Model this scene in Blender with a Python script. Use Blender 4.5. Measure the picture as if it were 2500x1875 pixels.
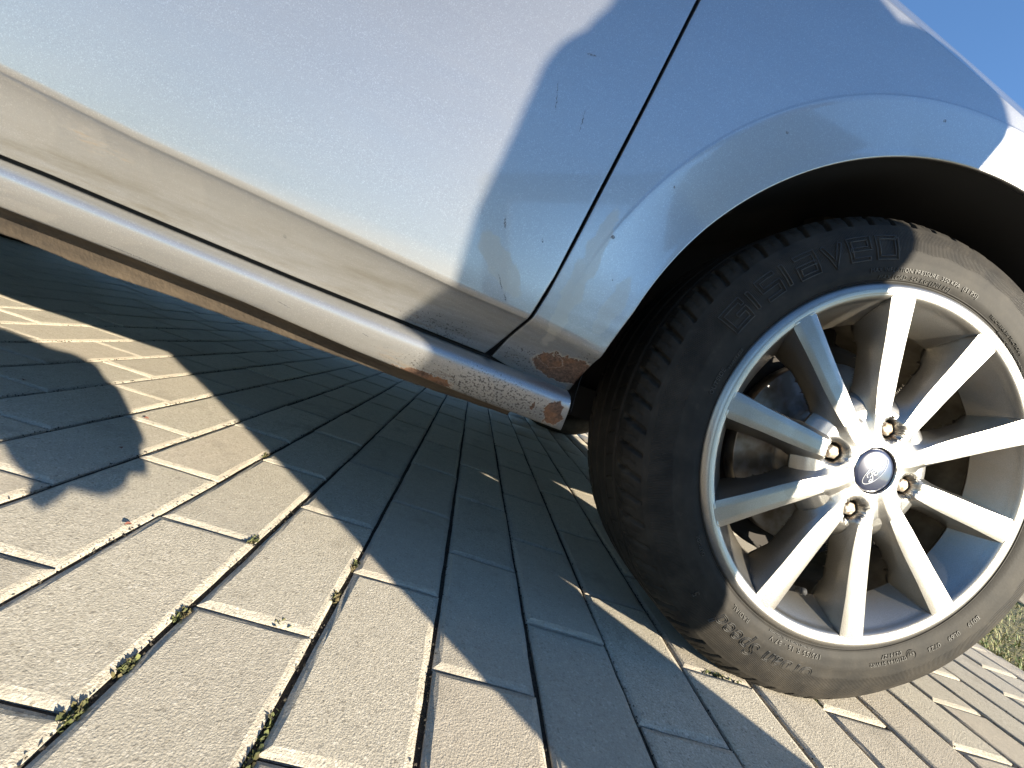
import bpy, bmesh, math, random
import numpy as np
from mathutils import Vector, Matrix, Euler, noise
random.seed(7); rng = np.random.default_rng(7)
for o in list(bpy.data.objects): bpy.data.objects.remove(o)
S = bpy.context.scene; C = S.collection
PI = math.pi
# ------------------------------------------------------------------ camera
CAM = Vector((-0.509, -0.44266, 0.28208)); CROT = (1.49645, -0.35576, -0.10122); FPX = 1005.9
cd = bpy.data.cameras.new('camera'); cam = bpy.data.objects.new('camera', cd); C.objects.link(cam)
cam.location = CAM; cam.rotation_euler = CROT; cd.sensor_width = 36; cd.lens = FPX / 2500 * 36
cd.clip_start = 0.008; cd.clip_end = 2000
S.camera = cam
# ------------------------------------------------------------------ light
SUN_EL = math.radians(14.5); SUN_AZ = math.radians(135)   # azimuth: (sin, cos)
w = bpy.data.worlds.new('World'); S.world = w; w.use_nodes = True
nt = w.node_tree; bg = nt.nodes['Background']
sky = nt.nodes.new('ShaderNodeTexSky'); sky.sky_type = 'NISHITA'; sky.sun_disc = False
sky.sun_elevation = SUN_EL; sky.sun_rotation = SUN_AZ; sky.air_density = 1.0; sky.dust_density = 0.0; sky.ozone_density = 4.4
nt.links.new(sky.outputs[0], bg.inputs[0]); bg.inputs[1].default_value = 0.088
sd = bpy.data.lights.new('sun', 'SUN'); sun = bpy.data.objects.new('sun', sd); C.objects.link(sun)
sd.energy = 5.0; sd.angle = math.radians(0.5); sd.color = (1.0, 0.90, 0.72)
sv = Vector((math.sin(SUN_AZ) * math.cos(SUN_EL), math.cos(SUN_AZ) * math.cos(SUN_EL), math.sin(SUN_EL)))
sun.rotation_euler = sv.to_track_quat('Z', 'Y').to_euler()
S.view_settings.view_transform = 'Standard'; S.view_settings.look = 'None'
S.view_settings.exposure = 1.88; S.view_settings.gamma = 1
S.render.engine = 'CYCLES'
try: S.cycles.max_bounces = 8; S.cycles.diffuse_bounces = 4; S.cycles.glossy_bounces = 4; S.cycles.sample_clamp_indirect = 6
except Exception: pass

# ------------------------------------------------------------------ helpers
def tag(o, label=None, cat=None, group=None, kind=None):
    if label: o['label'] = label
    if cat: o['category'] = cat
    if group: o['group'] = group
    if kind: o['kind'] = kind
    return o
def empty(name, loc=(0, 0, 0), parent=None):
    o = bpy.data.objects.new(name, None); C.objects.link(o); o.location = loc; o.empty_display_size = .05
    if parent: o.parent = parent
    return o
def mesh(name, v, f, mat, parent=None, smooth=False, loc=None):
    me = bpy.data.meshes.new(name)
    v = np.asarray(v, dtype=np.float32).reshape(-1, 3)
    if isinstance(f, np.ndarray) and f.ndim == 2:
        k = f.shape[1]
        me.vertices.add(len(v)); me.vertices.foreach_set('co', v.ravel())
        me.loops.add(f.size); me.loops.foreach_set('vertex_index', f.astype(np.int32).ravel())
        me.polygons.add(len(f)); me.polygons.foreach_set('loop_start', np.arange(0, f.size, k, dtype=np.int32))
        try: me.polygons.foreach_set('loop_total', np.full(len(f), k, dtype=np.int32))
        except Exception: pass
        me.update(calc_edges=True); me.validate()
    else:
        me.from_pydata(v.tolist(), [], [tuple(int(i) for i in q) for q in f]); me.update()
    if smooth: me.polygons.foreach_set('use_smooth', [True] * len(me.polygons))
    if mat: me.materials.append(mat)
    o = bpy.data.objects.new(name, me); C.objects.link(o)
    if parent: o.parent = parent
    if loc: o.location = loc
    return o
def gridf(nr, nc, wrap=False):
    i, j = np.meshgrid(np.arange(nr - 1), np.arange(nc if wrap else nc - 1), indexing='ij')
    j2 = (j + 1) % nc
    return np.stack([i * nc + j, i * nc + j2, (i + 1) * nc + j2, (i + 1) * nc + j], -1).reshape(-1, 4)
def grid(name, P, mat, parent=None, wrap=False, smooth=True):
    P = np.asarray(P, dtype=float); nr, nc = P.shape[:2]
    return mesh(name, P.reshape(-1, 3), gridf(nr, nc, wrap), mat, parent, smooth)
def revolve(name, prof, mat, parent=None, n=192, smooth=True):     # prof: (radius, depth y)
    a = np.linspace(0, 2 * PI, n, endpoint=False); pr = np.asarray(prof, float)
    P = np.stack([pr[:, None, 0] * np.cos(a), np.repeat(pr[:, None, 1], n, 1), pr[:, None, 0] * np.sin(a)], -1)
    return grid(name, P, mat, parent, wrap=True, smooth=smooth)
def tube(pts, r, seg=6, closed=False):
    pts = [Vector(p) for p in pts]; n = len(pts); V = []; F = []
    for i, p in enumerate(pts):
        a = pts[i - 1] if (i > 0 or closed) else p; b = pts[(i + 1) % n] if (i < n - 1 or closed) else p
        t = (b - a).normalized(); up = Vector((0, 1, 0)) if abs(t.y) < .9 else Vector((1, 0, 0))
        s = t.cross(up).normalized(); q = s.cross(t)
        rr = r[i] if isinstance(r, (list, tuple)) else r
        for k in range(seg):
            an = 2 * PI * k / seg; V.append(p + (s * math.cos(an) + q * math.sin(an)) * rr)
    for i in range(n if closed else n - 1):
        for k in range(seg):
            F.append((i * seg + k, i * seg + (k + 1) % seg, ((i + 1) % n) * seg + (k + 1) % seg, ((i + 1) % n) * seg + k))
    if not closed: F.append(tuple(range(seg))[::-1]); F.append(tuple((n - 1) * seg + k for k in range(seg)))
    return V, F
def merge(parts):
    V = []; F = []
    for v, f in parts:
        b = len(V); V += [tuple(p) for p in v]; F += [tuple(i + b for i in q) for q in f]
    return V, F
def boxvf(c, s, M=None):
    V = []
    for z in (-1, 1):
        for y in (-1, 1):
            for x in (-1, 1):
                p = Vector((x * s[0] / 2, y * s[1] / 2, z * s[2] / 2))
                V.append((M @ p if M else p) + Vector(c))
    return V, [(0, 2, 3, 1), (4, 5, 7, 6), (0, 1, 5, 4), (2, 6, 7, 3), (0, 4, 6, 2), (1, 3, 7, 5)]

# ------------------------------------------------------------------ materials
class NT:
    def __init__(s, name):
        s.m = bpy.data.materials.new(name); s.m.use_nodes = True; s.t = s.m.node_tree
        s.b = s.t.nodes['Principled BSDF']
        s.co = s.t.nodes.new('ShaderNodeTexCoord').outputs['Object']
    def set(s, k, v):
        if hasattr(v, 'is_linked') or isinstance(v, bpy.types.NodeSocket): s.t.links.new(v, s.b.inputs[k])
        else: s.b.inputs[k].default_value = (v + (1,)) if isinstance(v, tuple) and len(v) == 3 else v
    def _in(s, n, i, v):
        if isinstance(v, bpy.types.NodeSocket): s.t.links.new(v, n.inputs[i])
        elif v is not None: n.inputs[i].default_value = v
    def math(s, op, a, b=None, c=None, clamp=False):
        n = s.t.nodes.new('ShaderNodeMath'); n.operation = op; n.use_clamp = clamp
        s._in(n, 0, a); s._in(n, 1, b); s._in(n, 2, c); return n.outputs[0]
    def noise(s, scale, detail=3, rough=.5, vec=None, dist=0, out='Fac'):
        n = s.t.nodes.new('ShaderNodeTexNoise'); n.inputs['Scale'].default_value = scale
        n.inputs['Detail'].default_value = detail; n.inputs['Roughness'].default_value = rough; n.inputs['Distortion'].default_value = dist
        s.t.links.new(vec or s.co, n.inputs['Vector']); return n.outputs[out]
    def vor(s, scale, vec=None, feat='F1', out='Distance'):
        n = s.t.nodes.new('ShaderNodeTexVoronoi'); n.feature = feat; n.inputs['Scale'].default_value = scale
        s.t.links.new(vec or s.co, n.inputs['Vector']); return n.outputs[out]
    def mapr(s, v, a, b, c=0., d=1.):
        n = s.t.nodes.new('ShaderNodeMapRange'); n.clamp = True
        s._in(n, 0, v); n.inputs[1].default_value = a; n.inputs[2].default_value = b; n.inputs[3].default_value = c; n.inputs[4].default_value = d
        return n.outputs[0]
    def mix(s, f, a, b):
        n = s.t.nodes.new('ShaderNodeMix'); n.data_type = 'RGBA'
        s._in(n, 0, f)
        for i, v in ((6, a), (7, b)):
            if isinstance(v, bpy.types.NodeSocket): s.t.links.new(v, n.inputs[i])
            else: n.inputs[i].default_value = v + (1,)
        return n.outputs[2]
    def fmix(s, f, a, b):
        n = s.t.nodes.new('ShaderNodeMix'); n.data_type = 'FLOAT'
        s._in(n, 0, f); s._in(n, 2, a); s._in(n, 3, b); return n.outputs[0]
    def sep(s, v=None):
        n = s.t.nodes.new('ShaderNodeSeparateXYZ'); s.t.links.new(v or s.co, n.inputs[0]); return n.outputs
    def map(s, scale, rot=(0, 0, 0), vec=None):
        n = s.t.nodes.new('ShaderNodeMapping'); n.inputs['Scale'].default_value = scale; n.inputs['Rotation'].default_value = rot
        s.t.links.new(vec or s.co, n.inputs[0]); return n.outputs[0]
    def bump(s, h, dist, strength=1., normal=None):
        n = s.t.nodes.new('ShaderNodeBump'); n.inputs['Strength'].default_value = strength; n.inputs['Distance'].default_value = dist
        s.t.links.new(h, n.inputs['Height'])
        if normal is not None: s.t.links.new(normal, n.inputs['Normal'])
        return n.outputs[0]
    def rnd(s): return s.t.nodes.new('ShaderNodeObjectInfo').outputs['Random']
def simple(name, col, rough=.5, metal=0., coat=0.):
    n = NT(name); n.set('Base Color', col); n.set('Roughness', rough); n.set('Metallic', metal)
    if coat: n.set('Coat Weight', coat)
    return n.m

# concrete paver
def paver_mat():
    n = NT('paver_concrete')
    geo = n.t.nodes.new('ShaderNodeNewGeometry').outputs['Position']
    big = n.noise(7, 3, .6, geo); fine = n.noise(620, 4, .7, geo); mid = n.noise(60, 4, .6, geo)
    vn = n.t.nodes.new('ShaderNodeTexVoronoi'); vn.inputs['Scale'].default_value = 520; n.t.links.new(geo, vn.inputs['Vector']); cellc = n.sep(vn.outputs['Color'])[0]
    c = n.mix(n.mapr(fine, .36, .64), (.33, .297, .24), (.60, .54, .435))
    c = n.mix(n.mapr(big, .35, .7, 0, .35), c, (.38, .345, .28))
    c = n.mix(n.mapr(cellc, .93, .97, 0, .55), c, (.70, .64, .54)); c = n.mix(n.mapr(cellc, .05, .02, 0, .6), c, (.16, .14, .11))
    c = n.mix(n.mapr(n.rnd(), 0, 1, 0, .55), c, (.34, .305, .25)); c = n.mix(n.mapr(n.math('FRACT', n.math('MULTIPLY', n.rnd(), 7.3)), .4, 1, 0, .30), c, (.46, .375, .29))
    pits = n.mapr(n.vor(210, geo), .0, .13, 1, 0); pm = n.math('MULTIPLY', pits, n.mapr(n.noise(70, 3, .6, geo), .57, .61))
    c = n.mix(n.math('MULTIPLY', pm, .85), c, (.06, .052, .042))
    st = n.mapr(mid, .4, .75, .0, .25); c = n.mix(st, c, (.26, .23, .18))
    stain = n.mapr(n.noise(11, 6, .7, geo), .56, .68, 0, .42); c = n.mix(stain, c, (.24, .21, .165))
    n.set('Base Color', c); n.set('Roughness', .93); n.set('Specular IOR Level', .25)
    grain = n.mapr(n.noise(480, 5, .75, geo), .38, .62); g2 = n.vor(640, geo)
    h = n.math('ADD', n.math('MULTIPLY', grain, .45), n.math('MULTIPLY', g2, .55)); h = n.math('ADD', h, n.math('MULTIPLY', n.noise(1500, 2, .5, geo), .25))
    h = n.math('SUBTRACT', h, n.math('MULTIPLY', pm, 1.2))
    n.set('Normal', n.bump(h, .0008, .8)); return n.m
M_paver = paver_mat()
def sand_mat():
    n = NT('joint_grit'); f = n.noise(240, 5, .7); g = n.noise(9, 3, .6)
    c = n.mix(n.mapr(f, .35, .7), (.012, .010, .008), (.075, .062, .045)); c = n.mix(n.mapr(g, .6, .72, 0, .5), c, (.05, .055, .018))
    n.set('Base Color', c); n.set('Roughness', 1.); n.set('Normal', n.bump(f, .004)); return n.m
M_sand = sand_mat()
def far_mat():
    n = NT('far_paving'); f = n.noise(40, 5, .6); b = n.t.nodes.new('ShaderNodeTexBrick')
    n.t.links.new(n.map((1, 1, 1), (0, 0, PI / 2)), b.inputs[0]); b.inputs['Scale'].default_value = 1; b.inputs['Brick Width'].default_value = .2
    b.inputs['Row Height'].default_value = .102; b.inputs['Mortar Size'].default_value = .003
    b.inputs['Color1'].default_value = (.33, .30, .24, 1); b.inputs['Color2'].default_value = (.28, .255, .205, 1); b.inputs['Mortar'].default_value = (.08, .07, .05, 1)
    n.set('Base Color', n.mix(n.mapr(f, .3, .7, 0, .3), b.outputs[0], (.2, .18, .14))); n.set('Roughness', .95); return n.m

# silver car paint with dirt, painted low shade, rust and marks
def seg_mask(n, X, Z, pts, width):
    x0, z0, x1, z1 = pts; dx, dz = x1 - x0, z1 - z0; L = math.hypot(dx, dz); ux, uz = dx / L, dz / L
    a = n.math('ADD', n.math('MULTIPLY', n.math('SUBTRACT', X, (x0 + x1) / 2), ux), n.math('MULTIPLY', n.math('SUBTRACT', Z, (z0 + z1) / 2), uz))
    b = n.math('ADD', n.math('MULTIPLY', n.math('SUBTRACT', X, (x0 + x1) / 2), -uz), n.math('MULTIPLY', n.math('SUBTRACT', Z, (z0 + z1) / 2), ux))
    a = n.math('POWER', n.math('DIVIDE', a, L / 2), 2.); b = n.math('POWER', n.math('DIVIDE', b, width / 2), 2.)
    return n.math('ADD', a, b)        # <1 inside the ellipse
def paint_mat(name, rust=(), specks=(), marks=(), dirt=(.0, 0), wipes=(), scuffs=()):
    n = NT(name); x, y, z = n.sep(); 
    big = n.noise(6, 4, .6); fine = n.noise(1500, 2, .5)
    base = n.mix(n.mapr(fine, .3, .7), (.355, .356, .364), (.445, .444, .445)); fk = n.t.nodes.new('ShaderNodeTexVoronoi'); fk.inputs['Scale'].default_value = 1300; n.t.links.new(n.co, fk.inputs['Vector']); base = n.mix(n.mapr(n.sep(fk.outputs['Color'])[1], .88, .98, 0, .45), base, (.64, .64, .645)); base = n.mix(n.mapr(n.noise(3.2, 4, .6), .35, .65, 0, .10), base, (.30, .29, .26))
    dirt_shade = (.085, .074, .052)
    streak = n.noise(60, 5, .65, n.map((.22, 1, 1.6), (0, -.12, 0)))
    D = n.mapr(z, dirt[0], dirt[1], 1.0, .08) if dirt[1] else n.mapr(z, .2, .3, .1, .1)  # dirt film low down, darkened to carry tucked panels' shade and ground reflection too
    D = n.math('MULTIPLY', D, n.mapr(streak, .30, .68, .62, 1.0))
    D = n.math('MULTIPLY', D, n.mapr(big, .3, .7, .8, 1.0))
    c = n.mix(n.math('MULTIPLY', D, .92), base, dirt_shade)
    rough = n.math('ADD', n.math('MULTIPLY', D, .22), .34)
    met = n.math('SUBTRACT', .86, n.math('MULTIPLY', D, .66))
    coat = n.math('SUBTRACT', 1., n.math('MULTIPLY', D, .9))
    h = n.math('MULTIPLY', n.noise(900, 2, .5), .12)
    wob = n.noise(55, 4, .65, out='Color'); wx, wy, wz = n.sep(wob)
    Xw = n.math('ADD', x, n.math('MULTIPLY', n.math('SUBTRACT', wx, .5), .022)); Zw = n.math('ADD', z, n.math('MULTIPLY', n.math('SUBTRACT', wz, .5), .022))
    def blend(mask, col, r, mt):
        nonlocal c, rough, met, coat
        c = n.mix(mask, c, col); rough = n.fmix(mask, rough, r); met = n.fmix(mask, met, mt); coat = n.math('MULTIPLY', coat, n.math('SUBTRACT', 1., mask))
    for (x0, z0, x1, z1, wd, k) in wipes:      # pale water marks / wiped film
        m = n.math('MULTIPLY', n.mapr(seg_mask(n, Xw, Zw, (x0, z0, x1, z1), wd), .82, 1.05, 1, 0), k); blend(m, (.40, .37, .31), .45, .2)
    for (x0, z0, x1, z1, wd, thr) in specks:    # sprays of black stone chips
        area = n.mapr(seg_mask(n, x, z, (x0, z0, x1, z1), wd), .15, 1.15, 1, 0)
        sp = n.noise(420, 3, .62); m = n.mapr(n.math('ADD', sp, n.math('MULTIPLY', area, .13)), thr, thr + .035)
        m = n.math('MULTIPLY', m, n.mapr(area, 0, .05)); blend(n.math('MULTIPLY', m, .85), (.045, .04, .035), .8, 0)
        h = n.math('SUBTRACT', h, n.math('MULTIPLY', m, .4))
    for (x0, z0, x1, z1, wd) in scuffs:
        s2 = n.noise(140, 4, .7, n.map((.25, 1, 2.2), (0, -.2, 0))); m = n.math('MULTIPLY', n.mapr(seg_mask(n, Xw, Zw, (x0, z0, x1, z1), wd), .3, 1.1, 1, 0), n.mapr(s2, .50, .64))
        blend(n.math('MULTIPLY', m, .8), (.16, .125, .09), .8, 0)
    for (x0, z0, x1, z1, wd) in rust:
        q = seg_mask(n, Xw, Zw, (x0, z0, x1, z1), wd)
        rim_ = n.mapr(q, 1.0, 1.16, 1, 0); m = n.mapr(q, .90, .96, 1, 0)
        blend(n.math('MULTIPLY', rim_, .45), (.36, .30, .23), .7, 0)
        rc = n.mix(n.mapr(n.noise(300, 5, .7), .35, .65), (.05, .028, .018), (.165, .092, .058)); rc = n.mix(n.mapr(n.noise(45, 3), .5, .7, 0, .6), rc, (.26, .11, .04))
        blend(m, rc, .92, 0); h = n.math('ADD', h, n.math('MULTIPLY', n.math('ADD', n.math('MULTIPLY', rim_, .9), n.math('MULTIPLY', m, n.math('SUBTRACT', n.noise(500, 4, .7), 1.6))), 1.2))
    for (x0, z0, x1, z1, wd) in marks:
        wx2 = n.math('ADD', x, n.math('MULTIPLY', n.math('SUBTRACT', n.noise(260, 2), .5), .004)); 
        m = n.math('MULTIPLY', n.mapr(seg_mask(n, wx2, z, (x0, z0, x1, z1), wd), .5, 1.1, 1, 0), n.mapr(n.noise(900, 2), .38, .52)); blend(n.math('MULTIPLY', m, .8), (.06, .06, .065), .7, 0)
    n.set('Base Color', c); n.set('Metallic', met); n.set('Roughness', rough); n.set('Coat Weight', coat); n.set('Coat Roughness', .06)
    n.set('Normal', n.bump(h, .0006, .5)); return n.m
marks_d = [(-.516, .545, -.508, .515, .0012), (-.482, .53, -.479, .508, .0012), (-.499, .58, -.489, .582, .002), (-.52, .405, -.515, .395, .002), (-.478, .40, -.476, .396, .002), (-.506, .352, -.498, .338, .0012), (-.72, .313, -.716, .311, .003), (-.495, .336, -.49, .328, .0015)]
M_door = paint_mat('silver_door_paint', specks=[(-.60, .279, -.49, .285, .035, .70)], marks=marks_d, dirt=(.305, .355), wipes=[(-.535, .385, -.478, .335, .026, .5)], scuffs=[(-.93, .335, -.86, .325, .02), (-.60, .283, -.545, .281, .012)])
M_fender = paint_mat('silver_fender_paint', rust=[(-.439, .2835, -.364, .286, .030), (-.436, .2895, -.408, .290, .012)], specks=[(-.49, .281, -.40, .281, .03, .685), (-.40, .295, -.37, .31, .03, .71)], marks=[(-.41, .43, -.412, .426, .004), (-.37, .50, -.368, .498, .003), (-.395, .39, -.394, .388, .002), (-.275, .60, -.272, .60, .003), (-.105, .69, -.10, .69, .004)], dirt=(.29, .40), wipes=[(-.437, .30, -.416, .46, .022, .4), (-.392, .33, -.375, .40, .02, .3)], scuffs=[])
M_sill = paint_mat('silver_sill_paint', rust=[(-.405, .252, -.397, .222, .022), (-.587, .222, -.512, .228, .012), (-.43, .236, -.426, .237, .006)], specks=[(-.56, .232, -.39, .236, .05, .665), (-.62, .236, -.50, .24, .03, .72)], marks=[(-.87, .245, -.80, .241, .002), (-.70, .25, -.685, .247, .0015), (-.615, .249, -.605, .247, .0015)], dirt=(.215, .275), scuffs=[(-.90, .240, -.80, .232, .014), (-.78, .234, -.68, .23, .01), (-.99, .245, -.93, .24, .012), (-.60, .236, -.50, .232, .02)])
M_paint = paint_mat('silver_body_paint', dirt=(.2, .4))
n = NT('dirty_underseal'); f = n.noise(30, 5, .65, n.map((.3, 1, 1))); c = n.mix(n.mapr(f, .3, .7), (.020, .014, .009), (.075, .054, .034)); n.set('Base Color', c); n.set('Roughness', .85); n.set('Normal', n.bump(n.noise(200, 4), .001)); M_flange = n.m
M_black = simple('black_plastic', (.006, .006, .007), .75)
M_gap = simple('black_gap_seal', (.004, .004, .005), .7)
M_glass = simple('dark_car_glass', (.02, .025, .03), .03, 0, 1.)
M_lamp = simple('clear_lamp', (.5, .52, .55), .1, .6, 1.)

# tyre rubber: pattern of fine ribs on the wall, dust
def rubber():
    n = NT('tyre_rubber'); x, y, z = n.sep()
    r = n.math('SQRT', n.math('ADD', n.math('MULTIPLY', x, x), n.math('MULTIPLY', z, z))); a = n.math('ARCTAN2', z, x)
    f = n.noise(35, 5, .6); g = n.noise(300, 3, .6)
    wall = n.mapr(y, .012, .02, 1, 0)
    dust = n.math('MULTIPLY', n.mapr(f, .35, .7, .35, 1.), n.mapr(r, .225, .29, .55, 1.))
    c = n.mix(dust, (.005, .005, .0053), (.036, .031, .0245))
    c = n.mix(n.math('MULTIPLY', n.mapr(n.noise(70, 4, .7), .62, .72), .25), c, (.055, .048, .04))
    n.set('Base Color', c); n.set('Roughness', .66); n.set('Specular IOR Level', .16)
    ribs = n.math('SINE', n.math('MULTIPLY', a, 900.))
    tri = n.math('PINGPONG', n.math('MULTIPLY', a, 2.2), .2)     # triangular fields of ribs
    band = n.math('MULTIPLY', n.mapr(n.math('ADD', r, n.math('MULTIPLY', tri, .012)), .262, .263), n.mapr(r, .286, .287, 1, 0))
    band = n.math('MULTIPLY', band, wall)
    h = n.math('ADD', n.math('MULTIPLY', n.math('MULTIPLY', ribs, band), .3), n.math('MULTIPLY', g, .25))
    ring = n.math('SINE', n.math('MULTIPLY', r, 2600.)); rb = n.math('MULTIPLY', n.math('MULTIPLY', n.mapr(r, .222, .2235), n.mapr(r, .228, .229, 1, 0)), wall)
    h = n.math('ADD', h, n.math('MULTIPLY', n.math('MULTIPLY', ring, rb), .5))
    n.set('Normal', n.bump(h, .0006, 1.)); return n.m
M_rubber = rubber()
n = NT('tyre_letter_rubber'); x, y, z = n.sep(); c = n.mix(n.mapr(n.noise(60, 3), .35, .65), (.010, .0098, .0095), (.034, .030, .024)); n.set('Base Color', c); n.set('Roughness', .6); M_letter = n.m
n = NT('silver_alloy'); f = n.noise(25, 4, .6); g = n.noise(1200, 2)
c = n.mix(n.mapr(g, .3, .7), (.27, .268, .262), (.35, .343, .33)); c = n.mix(n.mapr(f, .42, .75, .05, .40), c, (.24, .205, .15))
x, y, z = n.sep(); c = n.mix(n.mapr(y, .006, .03, 0.0, .62), c, (.15, .125, .088))  # browner with depth: brake dust plus recess shade painted in
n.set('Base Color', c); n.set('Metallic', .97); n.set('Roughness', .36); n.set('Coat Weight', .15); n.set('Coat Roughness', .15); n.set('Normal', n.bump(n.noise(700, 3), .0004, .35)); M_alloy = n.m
n = NT('brake_dusted_barrel'); n.set('Base Color', n.mix(n.mapr(n.noise(30, 4, .6), .35, .65), (.10, .085, .06), (.20, .175, .135))); n.set('Metallic', .4); n.set('Roughness', .6); M_barrel = n.m
n = NT('brake_steel'); c = n.mix(n.mapr(n.noise(40, 3), .4, .6), (.32, .31, .30), (.20, .17, .14)); n.set('Base Color', c); n.set('Metallic', .9); n.set('Roughness', .4)
r_ = n.sep(); rr_ = n.math('SQRT', n.math('ADD', n.math('MULTIPLY', r_[0], r_[0]), n.math('MULTIPLY', r_[2], r_[2]))); n.set('Normal', n.bump(n.math('SINE', n.math('MULTIPLY', rr_, 5000.)), .0002, .6)); M_disc = n.m
n = NT('rusty_bolt_steel'); c = n.mix(n.mapr(n.noise(200, 4), .4, .6), (.40, .36, .30), (.20, .13, .08)); n.set('Base Color', c); n.set('Metallic', .7); n.set('Roughness', .5); n.set('Normal', n.bump(n.noise(400, 3), .0006)); M_bolt = n.m
M_cap = simple('dark_blue_cap', (.018, .024, .055), .28, .2, 1.)
M_chrome = simple('bright_lettering', (.85, .86, .88), .3, .3)
M_cast = simple('dark_cast_iron', (.018, .014, .011), .85)
n = NT('pocket_shade'); c = n.mix(n.mapr(n.noise(150, 4), .4, .6), (.025, .016, .011), (.07, .045, .03)); n.set('Base Color', c); n.set('Roughness', .85); M_pocket = n.m  # dark brown liner colour standing in for shade inside the bolt pockets

# ------------------------------------------------------------------ ground
OX, OY, PW, PL, PA = -0.74981, 0.0003, 0.10194, 0.20272, 1.56073
dV = Vector((math.cos(PA), math.sin(PA), 0)); nV = Vector((math.sin(PA), -math.cos(PA), 0))
ground = mesh('ground', [(-400, -400, -.06), (400, -400, -.06), (400, 400, -.06), (-400, 400, -.06)], [(0, 1, 2, 3)], simple('soil', (.16, .13, .07), 1.)); tag(ground, kind='structure')
X1 = OX + 17 * PW                                   # paved edge by the grass
pavement = mesh('pavement', [(-9, -7, -.0055), (X1, -7, -.0055), (X1, 7, -.0055), (-9, 7, -.0085)], [(0, 1, 2, 3)], M_sand); tag(pavement, kind='structure')
road = mesh('paved_yard', [(-60, -40, -.012), (X1 - .001, -40, -.012), (X1 - .001, 40, -.012), (-60, 40, -.012)], [(0, 1, 2, 3)], far_mat()); tag(road, kind='structure')
Rc = Euler(CROT, 'XYZ').to_matrix()
def project(p):
    q = Rc.transposed() @ (Vector(p) - CAM)
    if q.z > -.02: return None
    return 1250 + FPX * q.x / -q.z, 937.5 - FPX * q.y / -q.z
def paver_mesh(k):
    rr = random.Random(k); L2 = (PL - .0024) / 2; W2 = (PW - .0034) / 2; ch = .0064; cd_ = .0022
    L2 -= rr.uniform(0, .0008); W2 -= rr.uniform(0, .0010)
    V = []; F = []
    rings = [(0, -.05), (0, -cd_), (ch * .45, -cd_ * .42), (ch, 0)]
    # subdivided long side so that edges wander a little
    nL, nW = 9, 4
    for d, z in rings:
        pts = []
        for i in range(nL): pts.append((-L2 + 2 * L2 * i / nL, -W2, 0, -1))
        for i in range(nW): pts.append((L2, -W2 + 2 * W2 * i / nW, 1, 0))
        for i in range(nL): pts.append((L2 - 2 * L2 * i / nL, W2, 0, 1))
        for i in range(nW): pts.append((-L2, W2 - 2 * W2 * i / nW, -1, 0))
        for (a, b, na, nb) in pts:
            j = rr.uniform(-.00045, .00045) if d < ch * .9 else rr.uniform(-.0007, .0007)
            sx = 1 - (d + j) / L2; sy = 1 - (d + j) / W2
            V.append((a * sx if True else a, b * sy, z + (rr.uniform(-.0004, .0002) if z > -.04 and z < 0 else 0)))
    n_ = 2 * (nL + nW)
    for r in range(3):
        for i in range(n_):
            F.append((r * n_ + i, r * n_ + (i + 1) % n_, (r + 1) * n_ + (i + 1) % n_, (r + 1) * n_ + i))
    F.append(tuple(3 * n_ + i for i in range(n_)))
    return V, F
def paver_low():
    L2 = (PL - .003) / 2; W2 = (PW - .005) / 2; ch = .005
    V = [(sx * (L2 - d), sy * (W2 - d), z) for d, z in ((0, -.03), (0, -.0034), (ch, 0)) for sx, sy in ((-1, -1), (1, -1), (1, 1), (-1, 1))]
    F = [(r * 4 + i, r * 4 + (i + 1) % 4, (r + 1) * 4 + (i + 1) % 4, (r + 1) * 4 + i) for r in range(2) for i in range(4)] + [(8, 9, 10, 11)]
    return V, F
pm = []
for k in range(10):
    v, f = paver_mesh(k); o = mesh('paver', v, f, M_paver); pm.append(o.data); bpy.data.objects.remove(o)
cells = []
for j in range(-80, 17):
    for k in range(-36, 36):
        s = k + (.5 if j % 2 == 0 else 0) ; s0 = s if j % 2 else s    # centre of the brick
        # joints of even rows sit at integers, of odd rows at halves
        cs = (k + .5) if j % 2 == 0 else k * 1.0
        c = Vector((OX, OY, 0)) + nV * PW * (j + .5) + dV * PL * cs
        if abs(c.y) > 6.9 or c.x < -8.9 or c.x > X1 - .04: continue
        cor = [project(c + dV * PL * .48 * a + nV * PW * .48 * b) for a, b in ((-1, -1), (1, -1), (1, 1), (-1, 1))]
        area = 0
        if all(cor):
            if not (max(q[0] for q in cor) < -40 or min(q[0] for q in cor) > 2540 or max(q[1] for q in cor) < 500 or min(q[1] for q in cor) > 1915):
                area = abs(sum(cor[i][0] * cor[(i + 1) % 4][1] - cor[(i + 1) % 4][0] * cor[i][1] for i in range(4))) / 2
                area = min(area, 4e5)
        elif any(q is not None and -40 < q[0] < 2540 and -40 < q[1] < 1915 for q in cor): area = 3e5
        hid = c.y > 1.0 and area < 1500 and -0.2 < c.x
        cells.append((0 if hid else area, j, cs, c))
cells.sort(key=lambda t: -t[0])
rest = []
zrot = math.atan2(dV.y, dV.x)
for i, (area, j, cs, c) in enumerate(cells):
    rr = random.Random(j * 977 + int(cs * 2) * 31); jit = Vector((rr.uniform(-.0009, .0009), rr.uniform(-.0008, .0008), rr.uniform(-.0016, .0002)))
    if i < 298 and area > 0:
        o = bpy.data.objects.new('paver', pm[rr.randrange(10)]); C.objects.link(o); o.parent = pavement
        o.location = c + jit; o.rotation_euler = (rr.uniform(-.004, .004), rr.uniform(-.008, .008), zrot + rr.uniform(-.005, .005) + (PI if rr.random() < .5 else 0))
    else: rest.append((c + jit, zrot + rr.uniform(-.005, .005)))
pv, pf = paver_low(); pv = np.array(pv); pf4 = np.array(pf)
VV = []; FF = []
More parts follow.
